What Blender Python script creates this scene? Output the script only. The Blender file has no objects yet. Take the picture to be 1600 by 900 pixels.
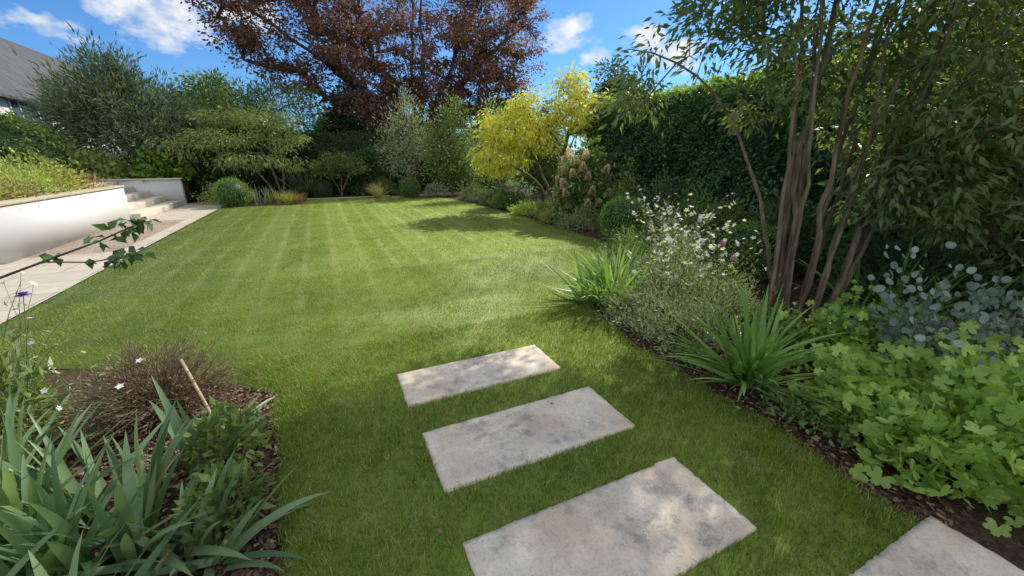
import bpy, math, numpy as np
from mathutils import Vector
rng=np.random.default_rng(11)
sc=bpy.context.scene
COL=sc.collection
# ---------------------------------------------------------------- materials
def newmat(name):
    m=bpy.data.materials.new(name); m.use_nodes=True
    nt=m.node_tree
    for n in list(nt.nodes): nt.nodes.remove(n)
    return m,nt,nt.nodes,nt.links
def N(nt,t,**kw):
    n=nt.nodes.new(t)
    for k,v in kw.items(): setattr(n,k,v)
    return n
def mixcol(nt,fac,a,b,blend='MIX'):
    n=nt.nodes.new('ShaderNodeMix'); n.data_type='RGBA'; n.blend_type=blend
    for i,val in ((0,fac),(6,a),(7,b)):
        if hasattr(val,'is_output'): nt.links.new(val,n.inputs[i])
        elif i==0: n.inputs[0].default_value=val
        else: n.inputs[i].default_value=(*val,1) if len(val)==3 else val
    return n.outputs[2]
def ramp(nt,fac,stops):
    n=nt.nodes.new('ShaderNodeMapRange'); nt.links.new(fac,n.inputs[0])
    n.inputs[1].default_value=stops[0]; n.inputs[2].default_value=stops[1]
    return n.outputs[0]
def noise(nt,scale,detail=3,rough=.55,vec=None):
    n=nt.nodes.new('ShaderNodeTexNoise'); n.inputs['Scale'].default_value=scale
    n.inputs['Detail'].default_value=detail; n.inputs['Roughness'].default_value=rough
    if vec is None:
        g=nt.nodes.new('ShaderNodeNewGeometry'); vec=g.outputs['Position']
    nt.links.new(vec,n.inputs['Vector'])
    return n.outputs['Fac']
def mth(nt,op,a,b=None,c=None):
    n=N(nt,'ShaderNodeMath',operation=op)
    for i,v in enumerate((a,b,c)):
        if v is None: continue
        if hasattr(v,'is_output'): nt.links.new(v,n.inputs[i])
        else: n.inputs[i].default_value=v
    return n.outputs[0]
FM=1.9
def leafmat(name,a,b,trans=.3,rough=.5,spec=.35,k=None):
    k=FM if k is None else k
    a=tuple(min(.88,x*k) for x in a); b=tuple(min(.88,x*k) for x in b)
    m,nt,ns,ln=newmat(name)
    at=N(nt,'ShaderNodeAttribute',attribute_name='rnd')
    c=mixcol(nt,at.outputs['Fac'],a,b)
    p=N(nt,'ShaderNodeBsdfPrincipled'); ln.new(c,p.inputs['Base Color'])
    p.inputs['Roughness'].default_value=rough; p.inputs['Specular IOR Level'].default_value=spec
    o=N(nt,'ShaderNodeOutputMaterial')
    if trans<=0: ln.new(p.outputs[0],o.inputs[0]); return m
    t=N(nt,'ShaderNodeBsdfTranslucent')
    tc=mixcol(nt,1.0,c,(1.4,1.35,.6),'MULTIPLY'); ln.new(tc,t.inputs['Color'])
    mx=N(nt,'ShaderNodeMixShader'); mx.inputs[0].default_value=trans
    ln.new(p.outputs[0],mx.inputs[1]); ln.new(t.outputs[0],mx.inputs[2])
    ln.new(mx.outputs[0],o.inputs[0])
    return m
def surfmat(name,a,b,scale=8,rough=.8,bump=.3,bscale=40,rng_=(.35,.65),spec=.3,stretch=None):
    m,nt,ns,ln=newmat(name)
    vec=None
    if stretch:
        g=N(nt,'ShaderNodeNewGeometry'); mm=N(nt,'ShaderNodeVectorMath',operation='MULTIPLY'); ln.new(g.outputs['Position'],mm.inputs[0]); mm.inputs[1].default_value=stretch; vec=mm.outputs[0]
    c=mixcol(nt,ramp(nt,noise(nt,scale,4,.6,vec),rng_),a,b)
    p=N(nt,'ShaderNodeBsdfPrincipled'); ln.new(c,p.inputs['Base Color']); p.inputs['Roughness'].default_value=rough
    p.inputs['Specular IOR Level'].default_value=spec
    if bump>0:
        bp=N(nt,'ShaderNodeBump'); bp.inputs['Strength'].default_value=bump; bp.inputs['Distance'].default_value=.02
        ln.new(noise(nt,bscale,3,.6,vec),bp.inputs['Height']); ln.new(bp.outputs[0],p.inputs['Normal'])
    o=N(nt,'ShaderNodeOutputMaterial'); ln.new(p.outputs[0],o.inputs[0])
    return m
# ---------------------------------------------------------------- mesh core
def tag(o,label=None,cat=None,kind=None,group=None):
    if label: o['label']=label
    if cat: o['category']=cat
    if kind: o['kind']=kind
    if group: o['group']=group
    return o
def build(name,V,Fs,mat,rnd=None,smooth=False,parent=None,origin=(0,0,0)):
    V=np.asarray(V,dtype=np.float64)
    if parent is not None: origin=tuple(parent.location)
    V=(V-np.array(origin)).astype(np.float32)
    if not isinstance(Fs,list): Fs=[Fs]
    Fs=[np.asarray(f,dtype=np.int32) for f in Fs if len(f)]
    me=bpy.data.meshes.new(name)
    me.vertices.add(len(V)); me.vertices.foreach_set('co',V.ravel())
    loops=np.concatenate([f.ravel() for f in Fs]); cnt=np.concatenate([np.full(len(f),f.shape[1]) for f in Fs])
    me.loops.add(len(loops)); me.loops.foreach_set('vertex_index',loops)
    st=np.concatenate([[0],np.cumsum(cnt)[:-1]]).astype(np.int32)
    me.polygons.add(len(cnt)); me.polygons.foreach_set('loop_start',st)
    me.update(calc_edges=True)
    if smooth: me.polygons.foreach_set('use_smooth',np.ones(len(cnt),dtype=bool))
    if rnd is not None:
        a=me.attributes.new('rnd','FLOAT','FACE'); a.data.foreach_set('value',np.asarray(rnd,dtype=np.float32))
    if mat: me.materials.append(mat)
    o=bpy.data.objects.new(name,me); COL.objects.link(o)
    o.location=origin
    if parent is not None: o.parent=parent; o.location=(0,0,0)
    return o
def empty(name,loc,label,cat,group=None):
    e=bpy.data.objects.new(name,None); e.location=loc; e.empty_display_size=.2; COL.objects.link(e)
    return tag(e,label,cat,group=group)
def nrm(a): return a/np.maximum(np.linalg.norm(a,axis=-1,keepdims=True),1e-9)
def leafT(w,h=.06,droop=.12):
    return (np.array([[0,0,0],[w/2,.42,h],[0,1,-droop],[0,.45,0],[-w/2,.42,h]]),np.array([[0,1,2,3],[0,3,2,4]]))
def roundT():
    a=np.arange(9)*math.pi*2/9
    v=np.stack([.40*np.sin(a),.5-.5*np.cos(a),.07*np.cos(2*a)],1)
    v=np.vstack([v,[0,.5,-.03]])
    return v,np.array([[i,(i+1)%9,9] for i in range(9)])
def lobedT():
    k=41; a=np.linspace(-2.75,2.75,k)
    ph=a/2.75*2.5*math.pi            # five lobes across the blade
    r=.5*(.60+.40*np.abs(np.cos(ph))**.55)*(1-.10*(a/2.75)**2)*np.where(np.arange(k)%2==0,1.0,.90)
    v=[[0,.38,-.05]]
    for i in range(k): v.append([1.1*r[i]*math.sin(a[i]),.38+r[i]*math.cos(a[i]),.10*r[i]+.03*math.cos(ph[i]*2)])
    f=[[0,i+1,i] for i in range(1,k)]
    return np.array(v),np.array(f)
LEAF=leafT(.5); NARROW=leafT(.26,.03,.2); WILLOW=leafT(.18,.02,.25); WIDE=leafT(.7,.08,.2); ROUND=roundT(); LOBED=lobedT()
def inst(T,P,Y,Z,S):
    tv,tf=T; n=len(P); Y=nrm(Y); Z=nrm(Z-(Z*Y).sum(1,keepdims=True)*Y); X=np.cross(Y,Z)
    S=np.broadcast_to(np.asarray(S,float).reshape(-1,1),(n,1))
    V=P[:,None,:]+(tv[None,:,0:1]*X[:,None]+tv[None,:,1:2]*Y[:,None]+tv[None,:,2:3]*Z[:,None])*S[:,None,:]
    F=tf[None]+(np.arange(n)*len(tv))[:,None,None]
    return V.reshape(-1,3),F.reshape(-1,tf.shape[1])
def rn(n): return rng.normal(size=(n,3))
def tube(path,rad,sides=6):
    path=np.asarray(path,float); m=len(path); rad=np.broadcast_to(rad,(m,))
    t=nrm(np.gradient(path,axis=0)); ref=np.array([1,0,0.]) if abs(t[:,0]).mean()<.7 else np.array([0,1.,0])
    u=nrm(np.cross(t,ref)); w=np.cross(t,u); a=np.arange(sides)*2*math.pi/sides
    V=path[:,None]+rad[:,None,None]*(np.cos(a)[None,:,None]*u[:,None]+np.sin(a)[None,:,None]*w[:,None])
    i=np.arange(m-1)[:,None]*sides; j=np.arange(sides)[None]; k=(np.arange(sides)+1)%sides
    F=np.stack([i+j,i+k[None],i+sides+k[None],i+sides+j],-1).reshape(-1,4)
    return V.reshape(-1,3),F
class Acc:
    def __init__(s): s.V=[];s.F={};s.R={};s.n=0
    def add(s,V,F,R=None):
        k=F.shape[1]; s.V.append(V); s.F.setdefault(k,[]).append(F+s.n); s.n+=len(V)
        s.R.setdefault(k,[]).append(np.full(len(F),.5) if R is None else R)
    def make(s,name,mat,**kw):
        ks=sorted(s.F); V=np.concatenate(s.V)
        return build(name,V,[np.concatenate(s.F[k]) for k in ks],mat,rnd=np.concatenate([np.concatenate(s.R[k]) for k in ks]),**kw)
def boxes(name,bl,mat,parent=None,origin=(0,0,0),bevel=0):
    V=[];F=[]
    for (x0,x1,y0,y1,z0,z1) in bl:
        b=len(V)
        V+=[(x0,y0,z0),(x1,y0,z0),(x1,y1,z0),(x0,y1,z0),(x0,y0,z1),(x1,y0,z1),(x1,y1,z1),(x0,y1,z1)]
        F+=[[b+i for i in q] for q in ((0,3,2,1),(4,5,6,7),(0,1,5,4),(1,2,6,5),(2,3,7,6),(3,0,4,7))]
    o=build(name,V,np.array(F),mat,parent=parent,origin=origin)
    if bevel:
        md=o.modifiers.new('bevel','BEVEL'); md.width=bevel; md.segments=2
    return o
# ---------------------------------------------------------------- growth
def grow(stems,targets,rtip,rmax,sides=6,wob=.06,step=.35,power=.5,stemr=None):
    pos=[];par=[];paths=[]
    for s in stems:
        s=np.asarray(s,float); idx=[]
        q=[];
        for i in range(len(s)-1):
            k=max(2,int(np.linalg.norm(s[i+1]-s[i])/step))
            for j in range(k): q.append(s[i]+(s[i+1]-s[i])*j/k)
        q.append(s[-1]); q=np.array(q)
        for _ in range(3): q[1:-1]=(q[:-2]+2*q[1:-1]+q[2:])/4
        for i,p in enumerate(q):
            pos.append(p+(rng.normal(size=3)*wob*.3 if i else 0)); par.append(len(pos)-2 if i else -1); idx.append(len(pos)-1)
        paths.append(idx)
    base=np.mean([s[0] for s in stems],axis=0)
    T=targets[np.argsort(np.linalg.norm(targets-base,axis=1))]
    buf=np.zeros((len(pos)+len(T)*40,3)); buf[:len(pos)]=pos; n=len(pos)
    tips=[]
    for t in T:
        d=np.linalg.norm(buf[:n]-t,axis=1)+.6*np.maximum(0,buf[:n,2]-t[2])
        j=int(np.argmin(d)); a=buf[j].copy(); L=np.linalg.norm(t-a); k=min(39,max(2,int(L/step)+1))
        idx=[j]; bend=np.array([0,0,.12*L])+rng.normal(size=3)*.08*L
        for i in range(1,k+1):
            f=i/k; p=a+(t-a)*f+bend*4*f*(1-f)*.5+(rng.normal(size=3)*wob*.3 if i<k else 0)
            buf[n]=p; par.append(idx[-1]); idx.append(n); n+=1
        tips.append(n-1); paths.append(idx)
    fl=np.zeros(n); fl[tips]=1
    for p in paths[:len(stems)]: fl[p[-1]]+=1
    for i in range(n-1,-1,-1):
        if par[i]>=0: fl[par[i]]+=fl[i]
    r=np.minimum(rtip*np.maximum(fl,1)**power,rmax)
    if stemr:
        for p in paths[:len(stems)]:
            k0=rng.uniform(.6,1.25); tp=np.linspace(stemr[0]*k0,stemr[1]*k0,len(p)); r[p]=tp*(1+.06*rng.normal(size=len(p)))
    A=Acc()
    for p in paths:
        rr=r[p].copy()
        if len(p)>2 : rr[0]=min(rr[0],rr[1]*1.3)
        rr[-1]*=.6
        A.add(*tube(buf[p],rr,sides))
    return A,T
def in_ells(ells,n,mind):
    w=np.array([e[2] for e in ells]);w=w/w.sum(); out=[]; tries=0
    while len(out)<n and tries<n*40:
        tries+=1
        c,r,_=ells[rng.choice(len(ells),p=w)]
        d=rng.normal(size=3); d/=np.linalg.norm(d); p=np.array(c)+np.array(r)*d*rng.uniform(.25,1)**.5
        if out and mind>0:
            if np.min(np.sum((np.array(out)-p)**2,1))<mind*mind: continue
        out.append(p)
    return np.array(out)
def clumps(T,centres,nleaf,spread,size,droop=.3,flat=.6,crown_c=None,planar=.5):
    n=len(centres); c=np.repeat(centres,nleaf,axis=0); cr=np.repeat(rng.uniform(size=n),nleaf)
    sp=np.repeat(rng.uniform(.6,1.3,size=n),nleaf)[:,None]*spread
    off=rn(len(c))*np.array([1,1,flat])*sp*.6
    P=c+off
    Y=nrm(off)+.7*rn(len(c))*.6+np.array([0,0,-droop])
    if crown_c is not None: Y+=.5*nrm(P-np.array(crown_c))
    Z=np.array([0,0,1.])*planar*2+rn(len(c))*.7
    S=size*rng.uniform(.65,1.25,size=len(c))
    V,F=inst(T,P,Y,Z,S)
    r=np.clip(cr*.6+rng.uniform(size=len(c))*.4,0,1)
    return V,F,np.repeat(r,T[1].shape[0])
def tree(name,label,cat,base,stems,ells,ncl,mind,spread,nleaf,T,lsize,mleaf,mbark,rtip=.008,rmax=.15,droop=.3,flat=.6,wob=.06,step=.35,planar=.5,power=.5,group=None,stemr=None):
    e=empty(name,base,label,cat,group)
    tg=in_ells(ells,ncl,mind)
    A,tt=grow(stems,tg,rtip,rmax,wob=wob,step=step,power=power,stemr=stemr)
    A.make('trunk',mbark,smooth=True,parent=e)
    cc=np.mean([c[0] for c in ells],axis=0)
    V,F,R=clumps(T,tg,nleaf,spread,lsize,droop,flat,cc,planar)
    build('crown',V,F,mleaf,rnd=R,parent=e)
    return e
def mound(name,label,cat,x,y,z,rx,ry,h,n,T,size,mat,up=.3,core=None,rough=.15,lump=.25,droop=0,group=None,tilt=.45):
    nn=n
    d=rn(nn); d[:,2]=np.abs(d[:,2]); d=nrm(d)
    ph=rng.uniform(0,6.28,size=6)
    lum=1+lump*(np.sin(d[:,0]*4+ph[0])*np.sin(d[:,1]*4+ph[1])+.6*np.sin(d[:,2]*7+ph[2]+d[:,0]*6+ph[3]))*.6
    rad=lum*rng.uniform(.5,1,size=nn)**.35*(1+rough*rng.normal(size=nn))
    P=np.stack([x+rx*d[:,0]*rad,y+ry*d[:,1]*rad,z+.03+h*d[:,2]*rad],1)
    Y=d+rn(nn)*.5+np.array([0,0,up-droop]); Z=np.array([0,0,.6])+d*.6+rn(nn)*tilt
    V,F=inst(T,P,Y,Z,size*rng.uniform(.55,1.3,size=nn))
    R=np.clip(.5*lum-.1+.5*rng.uniform(size=nn),0,1)
    e=empty(name,(x,y,z),label,cat,group)
    A=Acc()
    for i in range(18):
        dd=nrm(np.array([[rng.normal()*.7,rng.normal()*.7,abs(rng.normal())+.3]]))[0]
        q=np.array([[x,y,z],[x+rx*.4*dd[0],y+ry*.4*dd[1],z+h*.5*dd[2]],[x+rx*.85*dd[0],y+ry*.85*dd[1],z+h*.85*dd[2]]])
        A.add(*tube(q,np.array([.010,.007,.003])*max(.5,h),5))
    A.make('branches',core or M['twig'],parent=e,smooth=True)
    build('leaves',V,F,mat,rnd=np.repeat(R,T[1].shape[0]),parent=e)
    return e
def ribbons(P,az,el,curl,L,W,seg=7,tw=None,point=2.2):
    n=len(P); d0=np.stack([np.cos(az),np.sin(az)],1)
    pts=[P.copy()]; e=el.copy(); dirs=[]
    for i in range(seg):
        d=np.stack([np.cos(e)*d0[:,0],np.cos(e)*d0[:,1],np.sin(e)],1); dirs.append(d)
        pts.append(pts[-1]+d*(L/seg)[:,None]); e=e-curl*(.4+1.2*i/seg)/seg
    dirs.append(d)
    if tw is None: tw=rng.uniform(-1.0,1.0,size=n)
    V=[]
    for i in range(seg+1):
        f=i/seg; w=W*(.8+.4*f)*(1-f**point)+W*.02
        side=np.stack([-d0[:,1],d0[:,0],np.zeros(n)],1); nn=np.cross(dirs[i],side); t2=tw*(1-.5*f)
        s=side*np.cos(t2)[:,None]+nn*np.sin(t2)[:,None]; up=np.cross(s,dirs[i])
        V+= [pts[i]-s*w[:,None]/2, pts[i]+up*(w*.12)[:,None], pts[i]+s*w[:,None]/2]
    V=np.stack(V,1); k=3*(seg+1); F=[]
    for i in range(seg):
        a=3*i; F+=[[a,a+1,a+4,a+3],[a+1,a+2,a+5,a+4]]
    F=np.array(F)[None]+(np.arange(n)*k)[:,None,None]
    return V.reshape(-1,3),F.reshape(-1,4),np.repeat(rng.uniform(size=n),2*seg)
def strap(name,label,cat,x,y,z,r,n,L,W,mat,el=(0.7,1.5),curl=(0.2,1.2),fans=8,group=None,parent=None,seg=7):
    fc=np.stack([x+r*rng.normal(size=fans)*.5,y+r*rng.normal(size=fans)*.5],1); fi=rng.integers(fans,size=n)
    P=np.stack([fc[fi,0]+rng.normal(size=n)*.02,fc[fi,1]+rng.normal(size=n)*.02,np.full(n,z)],1)
    az=np.arctan2(P[:,1]-y,P[:,0]-x)+rng.normal(size=n)*1.0
    Ls=L*rng.uniform(.6,1.1,size=n)
    V,F,R=ribbons(P,az,rng.uniform(*el,size=n),rng.uniform(*curl,size=n),Ls,W*rng.uniform(.7,1.2,size=n),seg)
    V[:,2]=np.maximum(V[:,2],z+.004)
    o=build(name,V,F,mat,rnd=R,smooth=False,origin=(x,y,z),parent=parent)
    if parent is None: tag(o,label,cat,group=group)
    return o
# ---------------------------------------------------------------- palettes
M={}
M['beech']=leafmat('copper_leaf',(.10,.052,.047),(.38,.195,.155),.38,k=1)
M['gold']=leafmat('gold_leaf',(.44,.46,.05),(.84,.81,.20),.4,k=1)
M['dark']=leafmat('dark_leaf',(.022,.05,.018),(.068,.115,.04),.25,.4)
M['myrtle']=leafmat('myrtle_leaf',(.045,.075,.028),(.14,.175,.07),.38,.4)
M['hedge']=leafmat('hedge_leaf',(.018,.048,.014),(.055,.105,.03),.2,.35,.5)
M['hedgetop']=leafmat('hedge_lit_top_leaf',(.10,.17,.02),(.2,.29,.04),.3,.45)  # sunlit look of the hedge top painted into a brighter leaf colour
M['yew']=leafmat('yew_leaf',(.014,.032,.012),(.035,.065,.02),.15,.5)
M['mid']=leafmat('mid_leaf',(.045,.085,.024),(.13,.18,.05),.3)
M['light']=leafmat('light_leaf',(.10,.15,.045),(.23,.28,.10),.35)
M['lime']=leafmat('lime_leaf',(.10,.17,.035),(.25,.33,.08),.35,.45)
M['box']=leafmat('box_leaf',(.05,.11,.02),(.13,.21,.035),.3,.4)
M['boxlit']=leafmat('box_lit_leaf',(.08,.16,.025),(.20,.30,.06),.3,.4)  # box leaf with sunlight put into its colour, for balls in hedge shadow
M['willow']=leafmat('willow_leaf',(.055,.085,.05),(.15,.19,.115),.3)
M['silver']=leafmat('silver_leaf',(.12,.15,.09),(.27,.30,.20),.25)
M['blue']=leafmat('blue_leaf',(.06,.09,.07),(.19,.23,.185),.2,.45)
M['iris']=leafmat('iris_leaf',(.055,.10,.047),(.15,.21,.105),.3,.4)
M['irisgreen']=leafmat('iris_green_leaf',(.07,.14,.03),(.19,.28,.08),.3,.4)
M['olive']=leafmat('olive_leaf',(.12,.14,.03),(.27,.28,.08),.3)
M['straw']=leafmat('straw_leaf',(.25,.2,.08),(.45,.40,.2),.3,k=1.5)
M['brown']=leafmat('brown_leaf',(.10,.065,.035),(.23,.16,.09),.2,.7)
M['grey']=leafmat('greygreen_leaf',(.08,.11,.05),(.20,.23,.12),.25)
M['white']=leafmat('white_petal',(.84,.81,.81),(.88,.88,.87),.3,.6,k=1)
M['pinkw']=leafmat('blush_petal',(.66,.38,.33),(.88,.79,.66),.3,.6,k=1)
M['pink']=leafmat('pink_petal',(.6,.12,.4),(.75,.25,.5),.3,.6,k=1)
M['purple']=leafmat('purple_petal',(.16,.12,.5),(.3,.22,.65),.3,.6,k=1.1)
M['bark']=surfmat('bark',(.085,.062,.04),(.29,.22,.14),18,.85,.5,40,stretch=(1,1,.2))
M['darkbark']=surfmat('dark_bark',(.07,.055,.045),(.17,.14,.11),8,.9,.4,30)
M['twig']=surfmat('twig',(.13,.09,.06),(.27,.20,.13),20,.8,0,30)
M['stem']=surfmat('green_stem',(.14,.22,.07),(.24,.26,.10),20,.6,0,30)
M['cane']=surfmat('cane',(.36,.27,.16),(.5,.40,.26),30,.7,.15,60)
M['render']=surfmat('white_render',(.70,.69,.665),(.72,.71,.685),1.5,.8,.05,90)
M['coping']=surfmat('tan_coping',(.46,.37,.27),(.56,.47,.35),6,.85,.25,60)
M['step']=surfmat('step_stone',(.60,.52,.41),(.70,.63,.51),5,.8,.2,50)
M['soil']=surfmat('soil_mulch',(.035,.022,.014),(.12,.07,.045),30,.95,.9,60)
M['ground']=surfmat('rough_grass',(.06,.1,.03),(.1,.15,.04),3,.95,.5,30)
M['chip']=leafmat('bark_chip',(.08,.045,.028),(.38,.25,.17),.0,.85,.2,k=1)
def slabmat():
    m,nt,ns,ln=newmat('slab_stone')
    a=ramp(nt,noise(nt,3.0,5,.65),(.38,.62)); b=ramp(nt,noise(nt,1.7,8,.72),(.48,.58)); d=ramp(nt,noise(nt,11,7,.8),(.50,.60)); c=ramp(nt,noise(nt,70,3,.7),(.52,.62))
    col=mixcol(nt,a,(.74,.59,.42),(.86,.76,.61))
    col=mixcol(nt,mth(nt,'MULTIPLY',b,.55),col,(.50,.46,.40))
    col=mixcol(nt,mth(nt,'MULTIPLY',mth(nt,'MULTIPLY',d,mth(nt,'MULTIPLY_ADD',b,.85,.15)),.75),col,(.26,.25,.225))
    col=mixcol(nt,mth(nt,'MULTIPLY',c,.3),col,(.36,.30,.23))
    p=N(nt,'ShaderNodeBsdfPrincipled'); ln.new(col,p.inputs['Base Color']); p.inputs['Roughness'].default_value=.85; p.inputs['Specular IOR Level'].default_value=.25
    bp=N(nt,'ShaderNodeBump'); bp.inputs['Strength'].default_value=.6; bp.inputs['Distance'].default_value=.01
    ln.new(noise(nt,42,6,.75),bp.inputs['Height']); ln.new(bp.outputs[0],p.inputs['Normal'])
    o=N(nt,'ShaderNodeOutputMaterial'); ln.new(p.outputs[0],o.inputs[0]); return m
M['slab']=slabmat()
def lawnmat(name,blade):
    m,nt,ns,ln=newmat(name)
    g=N(nt,'ShaderNodeNewGeometry'); sx=N(nt,'ShaderNodeSeparateXYZ'); ln.new(g.outputs['Position'],sx.inputs[0])
    x=mth(nt,'MULTIPLY_ADD',noise(nt,.35,1),.15,sx.outputs[0])
    fine=ramp(nt,mth(nt,'SINE',mth(nt,'MULTIPLY',x,2*math.pi/.43)),(.55,1.0))
    broad=ramp(nt,mth(nt,'SINE',mth(nt,'MULTIPLY',x,2*math.pi/1.35)),(-.4,.6))
    lon=ramp(nt,noise(nt,1.4,6,.75),(.33,.66))
    fy=ramp(nt,sx.outputs[1],(2.6,7.0))
    sv=mth(nt,'MULTIPLY',mth(nt,'MULTIPLY',mth(nt,'MULTIPLY',fine,fy),lon),.48)
    bv=mth(nt,'MULTIPLY',mth(nt,'MULTIPLY',broad,fy),.28)
    col=mixcol(nt,ramp(nt,noise(nt,1.1,4,.65),(.35,.65)),(.185,.28,.038),(.285,.385,.065))
    col=mixcol(nt,bv,col,(.38,.47,.13))
    col=mixcol(nt,sv,col,(.55,.60,.27))
    dry=mth(nt,'MULTIPLY',ramp(nt,noise(nt,6,4,.7),(.48,.75)),.55)
    col=mixcol(nt,dry,col,(.44,.40,.17))
    if blade:
        at=N(nt,'ShaderNodeAttribute',attribute_name='rnd')
        k=mth(nt,'MULTIPLY_ADD',at.outputs['Fac'],.8,.6)
        v=N(nt,'ShaderNodeVectorMath',operation='SCALE'); ln.new(col,v.inputs[0]); ln.new(k,v.inputs['Scale']); col=v.outputs[0]
        dd=ramp(nt,at.outputs['Fac'],(.94,.945)); col=mixcol(nt,dd,col,(.58,.49,.26))
    else:
        v=N(nt,'ShaderNodeVectorMath',operation='SCALE'); ln.new(col,v.inputs[0]); v.inputs['Scale'].default_value=.8; col=v.outputs[0]
    p=N(nt,'ShaderNodeBsdfPrincipled'); ln.new(col,p.inputs['Base Color']); p.inputs['Roughness'].default_value=.6; p.inputs['Specular IOR Level'].default_value=.25
    o=N(nt,'ShaderNodeOutputMaterial')
    if blade:
        t=N(nt,'ShaderNodeBsdfTranslucent'); ln.new(mixcol(nt,1.,col,(1.25,1.25,.6),'MULTIPLY'),t.inputs[0])
        mx=N(nt,'ShaderNodeMixShader'); mx.inputs[0].default_value=.4; ln.new(p.outputs[0],mx.inputs[1]); ln.new(t.outputs[0],mx.inputs[2]); ln.new(mx.outputs[0],o.inputs[0])
    else:
        ln.new(p.outputs[0],o.inputs[0])
    return m
def brickmat(name,c1,c2,mort,w,h,ms=.01,rough=.8):
    m,nt,ns,ln=newmat(name)
    g=N(nt,'ShaderNodeNewGeometry'); b=N(nt,'ShaderNodeTexBrick'); ln.new(g.outputs['Position'],b.inputs['Vector'])
    b.inputs['Color1'].default_value=(*c1,1); b.inputs['Color2'].default_value=(*c2,1); b.inputs['Mortar'].default_value=(*mort,1)
    b.inputs['Scale'].default_value=1; b.inputs['Mortar Size'].default_value=ms; b.inputs['Brick Width'].default_value=w; b.inputs['Row Height'].default_value=h
    col=mixcol(nt,mth(nt,'MULTIPLY',ramp(nt,noise(nt,5,6,.65),(.4,.7)),.35),b.outputs['Color'],tuple(x*.6 for x in c1))
    p=N(nt,'ShaderNodeBsdfPrincipled'); ln.new(col,p.inputs['Base Color']); p.inputs['Roughness'].default_value=rough
    bp=N(nt,'ShaderNodeBump'); bp.inputs['Strength'].default_value=.4; bp.inputs['Distance'].default_value=.01; bp.invert=True
    ln.new(b.outputs['Fac'],bp.inputs['Height']); ln.new(bp.outputs[0],p.inputs['Normal'])
    o=N(nt,'ShaderNodeOutputMaterial'); ln.new(p.outputs[0],o.inputs[0]); return m
M['paving']=brickmat('cream_paving',(.47,.41,.32),(.54,.48,.38),(.28,.24,.18),.9,.6)
M['cobble']=brickmat('tumbled_setts',(.33,.25,.18),(.45,.36,.27),(.18,.14,.10),.2,.1,.012)
# ---------------------------------------------------------------- ground
boxes_sheet=lambda name,x0,x1,y0,y1,z,mat:build(name,[(x0,y0,z),(x1,y0,z),(x1,y1,z),(x0,y1,z)],np.array([[0,1,2,3]]),mat)
tag(boxes_sheet('ground',-400,400,-400,400,-.05,M['ground']),kind='structure')
tag(boxes_sheet('planting_bed_soil',-3.1,9.5,-3,21,-.012,M['soil']),kind='structure')
XR=np.array([(-3,2.3),(.5,2.28),(1.4,2.35),(2.4,2.35),(3.2,2.5),(4.2,2.95),(5.2,4.2),(6.2,4.95),(11,5.05),(15,4.8),(16,4.6),(17,3.8),(17.8,2.6)])
XL=np.array([(-3,-.3),(1.46,-.36),(2.9,-.48),(3.1,-.7),(3.4,-1.1),(4.0,-1.9),(4.5,-3.1),(16,-3.1),(16.05,-.6),(17.8,-.6)])
xr=lambda y:np.interp(y,XR[:,0],XR[:,1])+.02*np.sin(y*7)
xl=lambda y:np.interp(y,XL[:,0],XL[:,1])+np.where(y<4.3,.02*np.sin(y*9),0)
ys=np.sort(np.concatenate([np.linspace(-3,17.8,160),[16.0,16.05]]))
V=[];F=[]
for i,y in enumerate(ys): V+=[(xl(y),y,0.0),(xr(y),y,0.0)]
for i in range(len(ys)-1): F.append([2*i,2*i+1,2*i+3,2*i+2])
nv=len(V)
for i,y in enumerate(ys): V+=[(xl(y),y,-.04),(xr(y),y,-.04)]
for i in range(len(ys)-1): F+= [[2*i,2*i+2,nv+2*i+2,nv+2*i],[2*i+1,nv+2*i+1,nv+2*i+3,2*i+3]]
tag(build('lawn',V,np.array(F),lawnmat('lawn_turf',False)),kind='structure')
SL=[(.35,1.57,.76,1.25),(.355,1.565,1.555,2.04),(.33,1.525,2.355,2.80),(1.15,2.36,-.12,.465)]
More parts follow.
